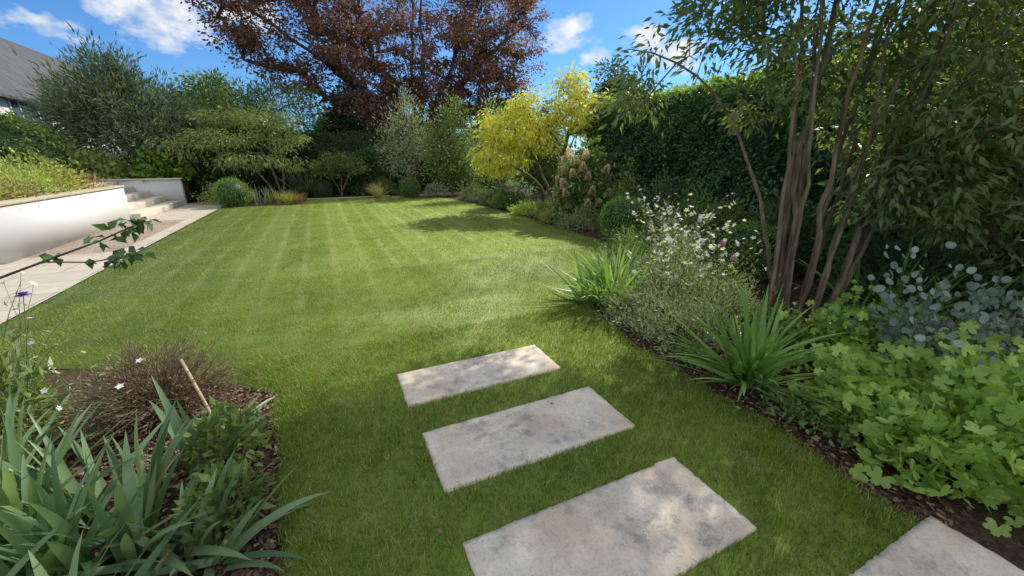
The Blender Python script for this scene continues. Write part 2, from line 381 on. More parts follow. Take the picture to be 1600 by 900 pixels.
def blades(y0,y1,dens,h,w,seg2):
    area=(5.2+3.1)*(y1-y0); n=int(area*dens)
    x=rng.uniform(-3.1,5.2,n); y=rng.uniform(y0,y1,n)
    k=(x>xl(y)-.02)&(x<xr(y)+.02)
    D=.4226*x+.9063*y; L=.9063*x-.4226*y; k&=(np.abs(L)<D*1.55+.6)
    for a,b,c,d in SL:
        m=.002; ins=(x>a-m)&(x<b+m)&(y>c-m)&(y<d+m); k&=~ins
    x=x[k];y=y[k];n=len(x)
    hh=h*rng.uniform(.5,1.25,n)*(1+.3*np.sin(x*5+np.sin(y*3)*2)*np.sin(y*4.3)+.2*np.sin(x*17+y*5)*np.sin(y*19-x*4))
    az=rng.uniform(0,6.283,n); ln_=rng.uniform(.1,.95,n)
    d=np.stack([np.cos(az),np.sin(az)],1); s=np.stack([-d[:,1],d[:,0]],1)
    ww=w*rng.uniform(.6,1.2,n)
    P=np.stack([x,y,np.zeros(n)-.002],1)
    S3=np.stack([s[:,0],s[:,1],np.zeros(n)],1)*ww[:,None]/2; D3=np.stack([d[:,0],d[:,1],np.zeros(n)],1)
    tip=P+D3*(ln_*hh)[:,None]+np.array([0,0,1.])*(hh*np.sqrt(np.maximum(1-ln_**2*.7,.2)))[:,None]
    R=rng.uniform(size=n)
    if seg2:
        mid=P+D3*(ln_*hh*.3)[:,None]+np.array([0,0,1.])*(hh*.55)[:,None]
        V=np.stack([P-S3,P+S3,mid+S3*.8,mid-S3*.8,tip],1).reshape(-1,3); b=(np.arange(n)*5)[:,None]
        return V,[b+np.array([[0,1,2,3]]),b+np.array([[3,2,4]])],[R,R]
    V=np.stack([P-S3,P+S3,tip],1).reshape(-1,3); b=(np.arange(n)*3)[:,None]
    return V,[b+np.array([[0,1,2]])],[R]
A=Acc()
for (y0,y1,dn,h,w,s2) in ((.1,3.5,12500,.036,.0038,True),(3.5,6,6500,.030,.005,False),(6,10,2800,.024,.008,False),(10,17.8,1000,.024,.014,False)):
    V,Fl,Rl=blades(y0,y1,dn,h,w,s2)
    A.V.append(V)
    for f,r in zip(Fl,Rl): A.F.setdefault(f.shape[1],[]).append(f+A.n); A.R.setdefault(f.shape[1],[]).append(r)
    A.n+=len(V)
tag(A.make('lawn_grass',lawnmat('grass_blade',True)),'short mown green grass blades covering the lawn','grass',kind='stuff')
for i,(a,b,c,d) in enumerate(SL):
    nx,ny=60,24; gx=np.linspace(a,b,nx); gy=np.linspace(c,d,ny)
    V=[];F=[]
    for j in range(ny):
        for k in range(nx):
            e=(j in(0,ny-1)) or (k in (0,nx-1)); wx=rng.normal()*.002 if e else 0
            V.append((gx[k]+wx,gy[j]+(rng.normal()*.002 if e else 0),.024-(0.005 if e else 0)+rng.normal()*.0006))
    for j in range(ny-1):
        for k in range(nx-1): q=j*nx+k; F.append([q,q+1,q+nx+1,q+nx])
    ring=[k for k in range(nx)]+[j*nx+nx-1 for j in range(1,ny)]+[(ny-1)*nx+k for k in range(nx-2,-1,-1)]+[j*nx for j in range(ny-2,0,-1)]
    b0=len(V)
    for r in ring: V.append((V[r][0],V[r][1],-.03))
    m=len(ring)
    for r in range(m): F.append([ring[r],b0+r,b0+(r+1)%m,ring[(r+1)%m]])
    o=build('stepping_stone',V,np.array(F),M['slab'],origin=((a+b)/2,(c+d)/2,0),smooth=False)
    tag(o,'weathered beige rectangular stone slab set flush in the lawn','stepping stone',group='stepping stones across the lawn')
# patio
tag(boxes_sheet('patio_paving',-9.5,-3.11,-3,9.2,.004,M['paving']),kind='structure')
tag(boxes_sheet('patio_setts',-4.62,-3.4,9.2,13.4,.004,M['cobble']),kind='structure')
tag(boxes_sheet('patio_border',-3.4,-3.11,9.2,13.4,.008,M['paving']),kind='structure')
tag(boxes_sheet('patio_landing',-4.62,-3.11,13.4,18.2,.004,M['paving']),kind='structure')
tag(boxes_sheet('far_stone_path',-.6,2.6,17.8,18.25,.006,M['paving']),kind='structure')
tag(boxes('terrace_ground',[(-30,-4.86,9.0,13.72,-.02,.80),(-30,-6.3,13.72,17.5,-.02,.82),(-30,-4.45,17.75,60,-.02,.80)],M['soil']),kind='structure')
e=empty('garden_wall',(-4.73,11,0),'low white rendered retaining wall with tan coping beside the patio','wall')
boxes('wall',[(-4.84,-4.62,8.8,13.72,0,.86),(-12,-4.84,8.8,9.0,0,.86)],M['render'],parent=e)
boxes('coping',[(-4.88,-4.59,8.77,13.75,.863,.905),(-12,-4.88,8.77,9.03,.863,.905)],M['coping'],parent=e,bevel=.006)
e=empty('garden_wall',(-5.3,17.6,0),'white rendered wall flanking the stone steps, pale coping','wall')
boxes('wall',[(-6.6,-4.36,17.52,17.74,0,.86)],M['render'],parent=e)
boxes('coping',[(-6.6,-4.32,17.48,17.78,.863,.91)],M['step'],parent=e,bevel=.008)
st=[]
for i in range(5): st.append((-6.4,-4.45-.38*i,13.78,17.46,.17*i+(.002 if i else 0),.17*(i+1)))
tag(boxes('garden_steps',st,M['step'],origin=(-5.2,15.6,0),bevel=.012),'pale stone garden steps rising between white walls','steps')
st=[(-9,-4.95-.33*i,7.7,8.75,.16*i+(.002 if i else 0),.16*(i+1)) for i in range(4)]
tag(boxes('garden_steps',st,M['step'],origin=(-6,8.4,0),bevel=.012),'short flight of beige stone steps beside the patio wall','steps')
# ---------------------------------------------------------------- house
M['slate']=brickmat('slate_roof',(.085,.082,.08),(.125,.12,.115),(.05,.05,.048),.35,.25,.01)
M['glass']=surfmat('window_glass',(.06,.10,.15),(.12,.18,.25),2,.08,0,5,spec=.8)
M['frame']=surfmat('painted_frame',(.7,.72,.74),(.76,.78,.8),3,.5,0,5)
h=empty('house',(-17,35,.8),'white rendered house with grey slate pitched roof','house')
boxes('wall',[(-21,-13,22,48,.8,4.5)],M['render'],parent=h)
V=[(-12.6,21.6,4.35),(-12.6,48.4,4.35),(-17,48.4,8.7),(-17,21.6,8.7),(-21.4,21.6,4.35),(-21.4,48.4,4.35),
   (-12.6,21.6,4.2),(-12.6,48.4,4.2),(-21.4,21.6,4.2),(-21.4,48.4,4.2)]
F4=np.array([[0,1,2,3],[3,2,5,4],[0,6,7,1],[4,5,9,8]]);F3=np.array([[0,3,4],[1,5,2]])
build('roof',V,[F4,F3],M['slate'],parent=h)
for (y0,y1,z0,z1) in ((28.9,31.8,2.9,4.2),(24,26.5,2.9,4.2),(34,37,2.9,4.2)):
    w=boxes('window',[(-13.02,-12.98,y0,y1,z0,z1)],M['glass'],parent=h)
    bl=[(-12.975,-12.93,y0-.06,y1+.06,z0-.08,z0),(-12.975,-12.93,y0-.06,y1+.06,z1,z1+.08)]
    nn=4
    for k in range(nn+1):
        yy=y0+(y1-y0)*k/nn; bl.append((-12.975,-12.94,yy-.04,yy+.04,z0,z1))
    fr=boxes('frame',[(a+17,b+17,c-35,d-35,e_-.8,f-.8) for a,b,c,d,e_,f in bl],M['frame']); fr.parent=w
    fr.location=(0,0,0)
# ---------------------------------------------------------------- hedges
def hedge(name,label,x0,x1,y0,y1,z1,dens,size,mat,matt,faces,T=LEAF,z0=0):
    e=empty(name,((x0+x1)/2,(y0+y1)/2,z0),label,'hedge')
    boxes('branches',[(x0+.14,x1-.14,y0+.14,y1-.14,z0,z1-.14)],M['yew'],parent=e)
    A=Acc()
    for fc in faces:
        if fc in('x0','x1'): a=(y1-y0)*(z1-z0)
        elif fc in('y0','y1'): a=(x1-x0)*(z1-z0)
        else: a=(x1-x0)*(y1-y0)
        n=int(a*dens); u=rng.uniform(size=n); v=rng.uniform(size=n); off=rng.normal(size=n)*.045
        if fc[0]=='x':
            y=y0+(y1-y0)*u; z=z0+(z1-z0)*v; s=-1 if fc=='x0' else 1
            b=.09*np.sin(y*2.3+np.sin(z*2.1)*1.4)+.06*np.sin(z*4.1+y*1.7)+.04*np.sin(y*9+z*7)
            x=(x0 if s<0 else x1)+s*(b+off-.03); nn=np.tile([s,0,0.],(n,1))
        elif fc[0]=='y':
            x=x0+(x1-x0)*u; z=z0+(z1-z0)*v; s=-1 if fc=='y0' else 1
            b=.09*np.sin(x*2.3+np.sin(z*2.1)*1.4)+.06*np.sin(z*4.1+x*1.7)
            y=(y0 if s<0 else y1)+s*(b+off-.03); nn=np.tile([0,s,0.],(n,1))
        else:
            x=x0+(x1-x0)*u; y=y0+(y1-y0)*v; z=z1+.05*np.sin(x*3+y*2)+.05*np.sin(y*5.3)+off*1.6+.02; nn=np.tile([0,0,1.],(n,1))
        P=np.stack([x,y,z],1); Y=nn*.7+rn(n)*.7+np.array([0,0,.1]); Z=nn+rn(n)*.6+np.array([0,0,.4])
        V,F=inst(T,P,Y,Z,size*rng.uniform(.6,1.3,n)); R=np.clip(.5+b*2.2 if fc!='top' else np.full(n,.7),0,1)*.5+.5*rng.uniform(size=n)
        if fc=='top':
            build('top_leaves',V,F,matt,rnd=np.repeat(R,T[1].shape[0]),parent=e)
        else: A.add(V,F,np.repeat(R,T[1].shape[0]))
    A.make('leaves',mat,parent=e)
    return e
hedge('laurel_hedge','tall clipped dark green laurel hedge running beside the lawn',7.2,8.5,-2,10.2,2.9,1500,.085,M['hedge'],M['hedgetop'],['x0','y1','top'])
hedge('yew_hedge','dark clipped yew hedge closing the end of the garden',-3.2,9,20,21,2.45,900,.09,M['yew'],M['yew'],['y0','top'])
# ---------------------------------------------------------------- trees
b=np.array([5.3,24.5,0])
stems=[[b,b+[0,0,3.2],b+[.2,.1,5],b+[.4,.2,13]],
 [b+[.2,0,1.5],b+[.8,-.2,3.6],b+[2.5,-.6,7],b+[4.5,-1,11]],
 [b+[-.2,0,1.5],b+[-.7,-.2,3.6],b+[-2.2,-.6,7],b+[-3.6,-1,12]],
 [b+[-.3,0,1.8],b+[-1.8,-.5,4.2],b+[-5,-.9,6.5],b+[-7.5,-1,8]],
 [b+[.3,0,1.8],b+[1.8,-.5,4.4],b+[4,-.5,7],b+[6.2,-.5,8.5]],
 [b+[0,-.2,1.8],b+[.3,-1.2,5],b+[.2,-2.5,9]]]
ell=[((5.3,24.5,10.5),(6.8,4.0,4.5),3.2),((-.4,23.5,8.0),(3.4,2.4,2.8),2.2),((-1.6,23.5,10.8),(3.6,2.6,3.0),1.3),((10.2,24,8.4),(2.9,2.6,2.9),1.8),((5.5,22.5,6.4),(5.5,2.2,2.2),2.1),((2,23,5.2),(3.8,1.6,1.4),1.6),((8.6,23,5.0),(3.0,1.6,1.6),1.5),((5.0,22.4,3.9),(3.4,1.2,1.2),1.8)]
tree('copper_beech_tree','large spreading copper beech with dark purple-red foliage behind the hedge','tree',tuple(b),stems,ell,620,.46,.46,140,LEAF,.17,M['beech'],M['darkbark'],rtip=.020,rmax=.30,droop=.3,flat=.55,wob=.25,step=.7)
b=np.array([6.35,10.7,0])
stems=[[b,b+[-.05,0,.5],b+[-.5,-.1,1.3],b+[-1.3,0,2.4]],[b+[.05,0,0],b+[.1,0,.7],b+[.35,0,1.7],b+[.7,0,3.2]],[b+[.1,.05,0],b+[.3,.2,.9],b+[.9,.3,2.2]],[b+[-.05,0,.3],b+[-.6,0,1.0],b+[-1.6,0,1.5]]]
ell=[((5.2,10.9,2.35),(1.0,.8,.6),3),((4.7,11.0,1.55),(.85,.6,.45),1.5),((6.9,10.4,2.85),(.95,.8,.7),3),((6.75,10.4,3.5),(.4,.4,.35),.5),((5.4,10.6,3.0),(.4,.3,.3),.4),((5.9,10.6,2.0),(.6,.5,.3),.5)]
tree('golden_locust_tree','small multi-stemmed tree with golden yellow feathery foliage by the hedge','tree',tuple(b),stems,ell,210,.17,.22,40,leafT(.45,.04,.25),.13,M['gold'],M['bark'],rtip=.007,rmax=.06,droop=.9,flat=.7,wob=.05,step=.25)
stems=[]
for i in range(16):
    f=i/15; x=3.98+.52*f+rng.normal()*.06; y=2.32-.40*f+rng.normal()*.08
    t=(x-.2+.95*f+rng.normal()*.2, y+.45-.75*f+rng.normal()*.25, rng.uniform(3.2,4.6)-1.0*max(0,f-.5))
    B=np.array([x,y,-.02]); t=np.array(t); jt=rng.normal(size=3)*[.05,.05,0]; stems.append([B,B+(t-B)*[.12,.12,.15],B+(t-B)*[.34,.34,.42]+jt,B+(t-B)*[.62,.62,.7]-jt,t])
stems.append([np.array([4.0,2.3,.3]),np.array([3.8,2.7,1.6]),np.array([3.5,3.1,2.4]),np.array([3.0,3.65,2.65])])
ell=[((4.5,2.4,3.1),(1.3,1.2,1.05),4.0),((5.1,1.4,2.1),(1.0,1.0,1.15),3.4),((5.6,.95,1.5),(.9,.9,.85),1.6),((3.6,3.1,2.8),(.55,.45,.4),.4),((4.4,3.6,4.2),(1.4,1.0,.7),2.8),((4.4,2.3,4.3),(1.5,1.2,.6),1.6),((5.3,2.0,1.8),(.85,.85,.9),2.4),((3.05,3.6,2.35),(.33,.3,.33),.22),((4.75,1.75,1.35),(.45,.4,.45),.9),((4.0,2.6,2.05),(.4,.4,.4),.45)]  # includes a high out-of-view lobe added to cast shade on the slabs
tree('multi_stem_tree','multi-stemmed small tree with tan trunks and dark green narrow leaves','tree',(4.25,2.1,0),stems,ell,590,.13,.2,72,leafT(.34,.05,.2),.095,M['myrtle'],M['bark'],rtip=.0028,rmax=.03,droop=.35,flat=.6,wob=.035,step=.22,planar=.4,stemr=(.030,.008))
b=np.array([-5.7,19.4,.8])
stems=[[b,b+[-.5,0,1.5],b+[-1.4,0,3.2]],[b,b+[0,0,1.5],b+[.3,0,3.6]],[b,b+[.5,0,1.3],b+[1.6,0,2.8]]]
ell=[((-5.8,19.3,2.7),(2.0,1.5,1.5),4),((-6.9,19.2,3.0),(1.1,1.1,1.0),1.5),((-4.6,19.2,2.3),(1.2,1.1,1.1),1.5),((-6.1,19.2,4.0),(.9,.9,.8),.8)]
tree('olive_willow_shrub','large loose grey-green willow-leaved shrub above the terrace wall','shrub',tuple(b),stems,ell,260,.22,.36,95,WILLOW,.22,M['willow'],M['twig'],rtip=.008,rmax=.08,droop=-.8,flat=1.1)
b=np.array([-1.5,18.6,0])
stems=[[b,b+[-.1,0,1.2],b+[-.8,0,2.6]],[b+[.1,0,0],b+[.2,0,1.3],b+[.3,0,3.0]],[b+[-.1,0,0],b+[-.7,0,1.2],b+[-2,0,2.1]]]
ell=[((-3.2,18.0,2.2),(1.4,.8,.3),1.6),((-2.3,18.0,1.5),(1.2,.8,.3),1.2),((-2.3,18.2,3.0),(1.4,.8,.35),1.3),((-1.4,18.4,2.8),(1.0,.8,.9),1.3),((-.9,18.4,1.8),(.7,.7,.8),1.0),((-4.2,18.0,1.9),(.6,.5,.3),.4)]
tree('dogwood_tree','small airy tree with pale green layered foliage','tree',tuple(b),stems,ell,150,.2,.34,36,NARROW,.16,M['light'],M['twig'],rtip=.006,rmax=.045,droop=.7,flat=.4,step=.3)
b=np.array([-2.6,21.8,0])
stems=[[b,b+[0,0,2],b+[-1,0,4.2]],[b,b+[.6,0,2],b+[1.2,0,4]],[b,b+[-.8,0,1.9],b+[-2.5,0,3.6]]]
ell=[((-3.0,21.8,3.4),(2.4,1.0,1.2),3),((-1.0,21.6,3.5),(1.6,1,1.2),2)]
tree('open_crowned_tree','airy dark green small tree behind the hedge','tree',tuple(b),stems,ell,140,.25,.45,45,WILLOW,.26,M['mid'],M['darkbark'],rtip=.010,rmax=.08,droop=-.3)
def simple_tree(name,label,x,y,z,w,d,h0,h1,mat,ncl=140,nleaf=110,ls=.2,T=LEAF,sp=.5,bark='darkbark',mind=.3,droop=.3,flat=.6):
    b=np.array([x,y,z],float); hm=(h0+h1)/2
    stems=[[b,b+[.1,0,hm*.5],b+[0,0,h1*.85]],[b+[0,0,hm*.2],b+[w*.25,0,hm*.6],b+[w*.55,0,hm]],[b+[0,0,hm*.2],b+[-w*.25,0,hm*.6],b+[-w*.55,0,hm]]]
    ell=[((x,y,z+hm),(w*.7,d*.8,(h1-h0)/2),2.4),((x-w*rng.uniform(.4,.6),y,z+hm*rng.uniform(.7,1.1)),(w*.45,d*.6,(h1-h0)*.33),1),((x+w*rng.uniform(.4,.6),y,z+hm*rng.uniform(.7,1.15)),(w*.45,d*.6,(h1-h0)*.33),1),((x+w*rng.uniform(-.3,.3),y,z+h1*.95),(w*.3,d*.4,(h1-h0)*.2),.5)]
    return tree(name,label,'tree' if h1>3.3 else 'shrub',(x,y,z),stems,ell,ncl,mind,sp,nleaf,T,ls,mat,M[bark],rtip=.008*max(1,h1/4),rmax=.05*h1/2.5,step=.35,droop=droop,flat=flat)
simple_tree('holly_tree','dense mid-green tree beyond the yew hedge',2.2,26,0,2.6,2,1.2,4.8,M['dark'],150,110,.22)
simple_tree('holly_tree','dense dark green tree beyond the yew hedge',-4.5,27,0,3.2,2,1.0,5.0,M['mid'],150,110,.22)
simple_tree('holly_tree','rounded green tree beyond the yew hedge',9.8,22,0,2.6,2,1.0,4.3,M['mid'],140,110,.2)
simple_tree('holly_tree','dark evergreen tree rising above the laurel hedge',13.5,17.0,0,1.5,1.5,1.5,5.2,M['dark'],110,120,.18,mind=.25)
simple_tree('holly_tree','dark leafy tree behind the laurel hedge',14.5,12,0,3.6,2.5,1.0,3.7,M['dark'],170,100,.2)
simple_tree('holly_tree','dark leafy tree behind the laurel hedge',13,6.5,0,3.4,2.5,1.0,4.2,M['dark'],170,100,.2)
simple_tree('holly_tree','dense dark green tree beside the hedge',11.5,1.0,0,3.4,2.8,1.0,5.0,M['dark'],170,100,.2)
simple_tree('holly_tree','leafy green tree screening the house',-11,24,.8,2.0,1.5,.4,2.0,M['mid'],120,120,.2)
simple_tree('silver_pear_tree','slender shrub with pale silvery green foliage',3.6,18.4,0,1.1,.8,.6,3.8,M['silver'],80,50,.15,WILLOW,.4,'bark',.2,-.8,1.2)
simple_tree('viburnum_shrub','upright light green leafy shrub at the bed corner',5.2,17.4,0,1.2,.9,.2,3.3,M['mid'],110,60,.13,LEAF,.44,'twig',.2,0,1.0)
simple_tree('viburnum_shrub','pale green mottled shrub beside the conifer hedge',6.6,15.2,0,1.1,1.0,.2,3.1,M['light'],100,55,.13,NARROW,.42,'twig',.2,-.5,1.0)
simple_tree('viburnum_shrub','mid green shrub with loose branches',7.2,12.8,0,.9,.9,.3,3.0,M['mid'],120,80,.11,LEAF,.34,'twig',.2)
simple_tree('laurel_shrub','dark shrub beneath the terrace tree',-4.0,19.6,0,1.6,1.0,.2,2.3,M['dark'],130,90,.14,LEAF,.38,'twig',.2)
simple_tree('laurel_shrub','dark green shrub on the upper terrace near the house',-9.2,17.5,.8,1.8,1.4,.2,2.0,M['dark'],170,110,.14,NARROW,.4,'twig',.2)
simple_tree('laurel_shrub','leafy shrub on the terrace in front of the house',-11.2,17.0,.8,1.5,1.2,.1,1.6,M['mid'],150,110,.14,LEAF,.4,'twig',.2)
simple_tree('laurel_shrub','dark glossy shrub filling in front of the yew hedge',1.9,19.5,0,.8,.5,.1,1.8,M['dark'],80,90,.12,LEAF,.3,'twig',.2)
b=np.array([.75,18.9,0])
tree('cloud_pruned_shrub','small flat-topped dark green pruned shrub','shrub',tuple(b),[[b,b+[.05,0,.7],b+[0,0,1.4]],[b,b+[.2,0,.6],b+[.7,0,1.2]],[b,b+[-.2,0,.6],b+[-.7,0,1.2]]],[((.75,18.9,1.4),(.9,.6,.35),2),((.2,18.8,1.1),(.5,.4,.25),1),((1.35,18.8,1.15),(.5,.4,.25),1)],70,.14,.24,60,LEAF,.09,M['mid'],M['twig'],rtip=.006,rmax=.05,flat=.5,step=.2)
# ---------------------------------------------------------------- mounds
def ball(x,y,z,r,label,mat='box',n=5000,size=.035):
    e=empty('box_ball_shrub',(x,y,z),label,'shrub')
    u,v=np.meshgrid(np.linspace(0,2*math.pi,17)[:-1],np.linspace(0,math.pi,9),indexing='ij')
    c=np.array([x,y,z+r*.85]); Vc=c+.86*r*np.stack([np.cos(u)*np.sin(v),np.sin(u)*np.sin(v),np.cos(v)],-1).reshape(-1,3)
    F=[[i*9+j,((i+1)%16)*9+j,((i+1)%16)*9+j+1,i*9+j+1] for i in range(16) for j in range(8)]
    build('branches',Vc,np.array(F),M['yew'],parent=e)
    d=nrm(rn(n)); k=1+.05*np.sin(d[:,0]*7+1)*np.sin(d[:,1]*6)+.04*rng.normal(size=n)
    P=c+d*r*k[:,None]*.97; V,F=inst(LEAF,P,d+rn(n)*.6,d+rn(n)*.5+[0,0,.3],size*rng.uniform(.6,1.3,n))
    build('leaves',V,F,M[mat],rnd=np.repeat(np.clip((k-.9)*3,0,1)*.5+.5*rng.uniform(size=n),2),parent=e)
ball(-2.75,16.35,0,.5,'clipped green box ball at the lawn corner')
ball(5.45,6.35,0,.46,'bright green clipped box ball in the border','boxlit')
ball(5.3,3.5,0,.4,'clipped box ball behind the white flowers','boxlit')
ball(3.3,17.0,0,.42,'clipped green box ball by the far lawn edge')
ball(.0,18.7,0,.38,'dark clipped box mound beyond the stone path','dark')
ball(-.8,18.9,0,.36,'dark clipped box mound beside another box mound','dark')
ball(6.1,9.6,0,.36,'clipped dark box mound under the golden tree','dark')
mound('ground_cover_plant','low bluish mound at the far border','plant',4.3,16.8,0,.45,.4,.5,1500,NARROW,.08,M['blue'])
mound('ground_cover_plant','low green leafy mound at the far border','plant',2.5,18.9,0,.6,.4,.6,1500,LEAF,.09,M['mid'])
mound('ground_cover_plant','low flowering green mound beneath the pale green tree','plant',-3.1,17.6,0,.7,.5,.7,2000,LEAF,.09,M['light'])
strap('iris_plant','upright spiky green iris leaves by the box ball','plant',-2.0,16.6,0,.35,60,.75,.035,M['iris'],(1.0,1.5),(.1,.6))
strap('ornamental_grass','tawny fading ornamental grass at the lawn corner','plant',-1.25,16.4,0,.3,220,.6,.012,M['olive'],(.8,1.5),(.3,1.4))
strap('ornamental_grass','tawny brown sedge at the lawn corner','plant',-.85,16.5,0,.25,220,.5,.012,M['brown'],(.8,1.5),(.3,1.4))
strap('ornamental_grass','straw-yellow fountain grass by the stone path','plant',2.1,17.4,0,.2,300,.75,.012,M['straw'],(.8,1.5),(.6,1.8))
strap('yucca_plant','spiky grey-green yucca in front of the yew hedge','plant',-.6,19.3,0,.3,90,1.3,.05,M['iris'],(.5,1.5),(.1,.5))
bord=[(5.5,15.2,.5,.45,'mid',LEAF,.08),(5.35,14.2,.45,.4,'grey',NARROW,.08),(5.6,13.2,.5,.45,'dark',LEAF,.08),(5.45,12.3,.45,.3,'mid',LEAF,.08),(5.7,11.5,.5,.4,'dark',LEAF,.07),
 (5.35,10.4,.4,.28,'lime',LEAF,.06),(5.6,9.6,.45,.35,'mid',LEAF,.06),(5.35,8.8,.4,.3,'olive',NARROW,.07),(6.5,9.0,.5,.8,'dark',LEAF,.08),(6.4,7.6,.55,.9,'mid',LEAF,.08),(5.35,7.7,.45,.35,'grey',NARROW,.06),
 (6.5,6.3,.6,.9,'dark',LEAF,.08),(6.3,5.0,.6,.8,'mid',NARROW,.09),(4.95,5.5,.4,.3,'mid',NARROW,.06),(5.6,5.0,.5,.6,'mid',LEAF,.07),(4.4,4.9,.4,.35,'dark',NARROW,.06),(6.2,3.6,.6,.9,'dark',LEAF,.08),(4.7,4.2,.45,.5,'grey',NARROW,.06),
 (3.9,4.4,.4,.4,'mid',NARROW,.06),(5.9,2.0,.6,.6,'dark',LEAF,.09),(3.75,3.4,.4,.5,'mid',NARROW,.06),(3.6,2.6,.35,.35,'mid',NARROW,.06),(3.55,2.05,.25,.2,'mid',LEAF,.05),(3.35,4.1,.3,.25,'grey',NARROW,.05)]
for x,y,r,hh,mt,T,s in bord:
    mound('border_perennial_plant',{'mid':'bushy mid-green perennial in the border','grey':'soft grey-green fine-leaved perennial in the border','dark':'dark green leafy shrub under the hedge','lime':'bright lime leafy perennial at the lawn edge','olive':'olive green fading perennial at the lawn edge'}[mt],'plant',x,y,0,r,r,hh,int(1500+1800*r*hh/.3),T,s,M[mt],rough=.2,lump=.4)
for (x,y,r,hh) in ((2.95,2.75,.4,.42),(2.78,2.3,.3,.3),(3.3,2.4,.35,.45),(3.35,3.0,.35,.5),(2.72,2.95,.25,.25),(2.62,2.62,.2,.15)):
    mound('feathery_perennial_plant','fine feathery grey-green perennial spilling to the lawn','plant',x,y,0,r,r,hh,int(6500*r),NARROW,.048,M['grey'],up=.5,rough=.25,lump=.6)
for (x,y,r,hh) in ((2.55,2.05,.16,.10),(2.5,1.2,.15,.12),(2.62,1.0,.16,.14)):
    mound('ground_cover_plant','low creeping green plant softening the lawn edge','plant',x,y,0,r,r,hh,420,LEAF,.035,M['mid'],rough=.3,lump=.6)
for (x,y,r,hh,n) in ((2.92,1.0,.30,.28,220),(2.98,.5,.42,.36,370),(3.35,.75,.4,.38,280),(2.74,.7,.26,.24,150),(3.4,.2,.45,.42,320),(3.75,.45,.4,.38,260)):
    mound('geranium_plant','lime green lobed-leaf geranium spilling over the paving','plant',x,y,0,r,r,hh,int(n*1.5),LOBED,.092,M['lime'],up=.0,core=M['stem'],rough=.22,lump=.5,tilt=.55)
for (x,y,r,hh,n) in ((3.75,1.55,.4,.28,380),(4.2,1.5,.4,.35,360),(3.3,1.25,.3,.24,240)):
    mound('geranium_plant','mid green lobed-leaf geranium at the foot of the stems','plant',x,y,0,r,r,hh,n,LOBED,.078,M['boxlit'],up=.0,core=M['stem'],rough=.2,lump=.4,tilt=.5)
mound('rounded_leaf_shrub','grey-green round-leaved shrub arching over the geraniums','shrub',3.95,1.1,.05,.45,.4,.6,900,ROUND,.055,M['blue'],rough=.3,up=.1,lump=.6,tilt=.8)
mound('rounded_leaf_shrub','grey-green round-leaved shrub at the border edge','shrub',4.2,.75,.05,.5,.4,.6,800,ROUND,.055,M['blue'],rough=.3,up=.1,lump=.6,tilt=.8)
strap('iris_plant','large clump of arching sword-shaped iris leaves in the mulch bed','plant',2.78,1.66,0,.18,120,.76,.038,M['irisgreen'],(.25,1.5),(.05,.9),fans=8)
strap('iris_plant','broad green iris clump leaning over the lawn edge','plant',2.9,3.4,0,.3,150,.74,.038,M['irisgreen'],(.4,1.5),(.1,1.0),fans=12)
strap('iris_plant','dark strappy leaves beneath the multi-stemmed tree','plant',5.1,1.7,0,.4,90,.9,.035,M['irisgreen'],(.5,1.4),(.2,1.0),fans=10)
strap('iris_plant','low trailing iris leaves at the lawn edge','plant',2.66,1.28,0,.08,26,.38,.026,M['iris'],(.2,.8),(.2,.9),fans=3)
strap('iris_plant','large clump of blue-green iris leaves beside the lawn','plant',-.97,1.95,0,.32,135,.58,.048,M['iris'],(.4,1.5),(.1,1.0),fans=14)
strap('iris_plant','iris leaves drooping over the lawn edge','plant',-.68,1.62,0,.18,50,.46,.042,M['iris'],(.3,1.3),(.3,1.3),fans=7)
strap('iris_plant','tall blue-green iris clump by the flower stems','plant',-1.6,2.2,0,.28,95,.66,.048,M['iris'],(.6,1.5),(.1,.8),fans=12)
strap('iris_plant','iris clump at the back of the bed','plant',-1.25,1.45,0,.28,100,.55,.048,M['iris'],(.5,1.5),(.2,1.0),fans=12)
strap('iris_plant','dry yellowing iris leaves lying in the clump','plant',-.9,1.8,0,.3,14,.5,.035,M['straw'],(.2,1.2),(.4,1.6),fans=8)
mound('leafy_perennial_plant','dark green leafy perennial beside the iris','plant',-.66,2.3,0,.18,.22,.24,600,LEAF,.06,M['mid'],core=M['stem'],tilt=.7)
mound('leafy_perennial_plant','green leafy perennial spilling at the lawn edge','plant',-.6,1.85,0,.15,.18,.18,380,LEAF,.06,M['mid'],core=M['stem'],tilt=.7)
mound('leafy_perennial_plant','tall narrow-leaved green perennial with flower stems','plant',-1.95,2.95,0,.35,.35,.6,1100,NARROW,.1,M['mid'],core=M['stem'],up=.8)
mound('leafy_perennial_plant','narrow-leaved green perennial in the bed','plant',-2.35,3.4,0,.4,.4,.45,1000,NARROW,.1,M['grey'],core=M['stem'],up=.8)
e=empty('twiggy_shrub',(-1.12,2.95,0),'rounded brown twiggy shrub with few leaves in mulch','shrub')
A=Acc()
for i in range(460):
    d=nrm(np.array([rng.normal(),rng.normal(),abs(rng.normal())*.9+.15])); r=rng.uniform(.75,1.1); e2=np.array([.42,.38,.46])*d*r
    b=np.array([-1.12,2.95,0]); q=np.array([b+e2*.1,b+e2*.5+rng.normal(size=3)*.025+[0,0,.04],b+e2*.8+rng.normal(size=3)*.02+[0,0,.02],b+e2])
    A.add(*tube(q,np.array([.004,.0028,.002,.001]),4))
    for k in range(2):
        s=q[2]; t=s+(e2*.3)+rng.normal(size=3)*.05; A.add(*tube(np.array([s,(s+t)/2+rng.normal(size=3)*.008,t]),np.array([.0018,.0014,.0008]),3))
A.make('branches',M['twig'],parent=e)
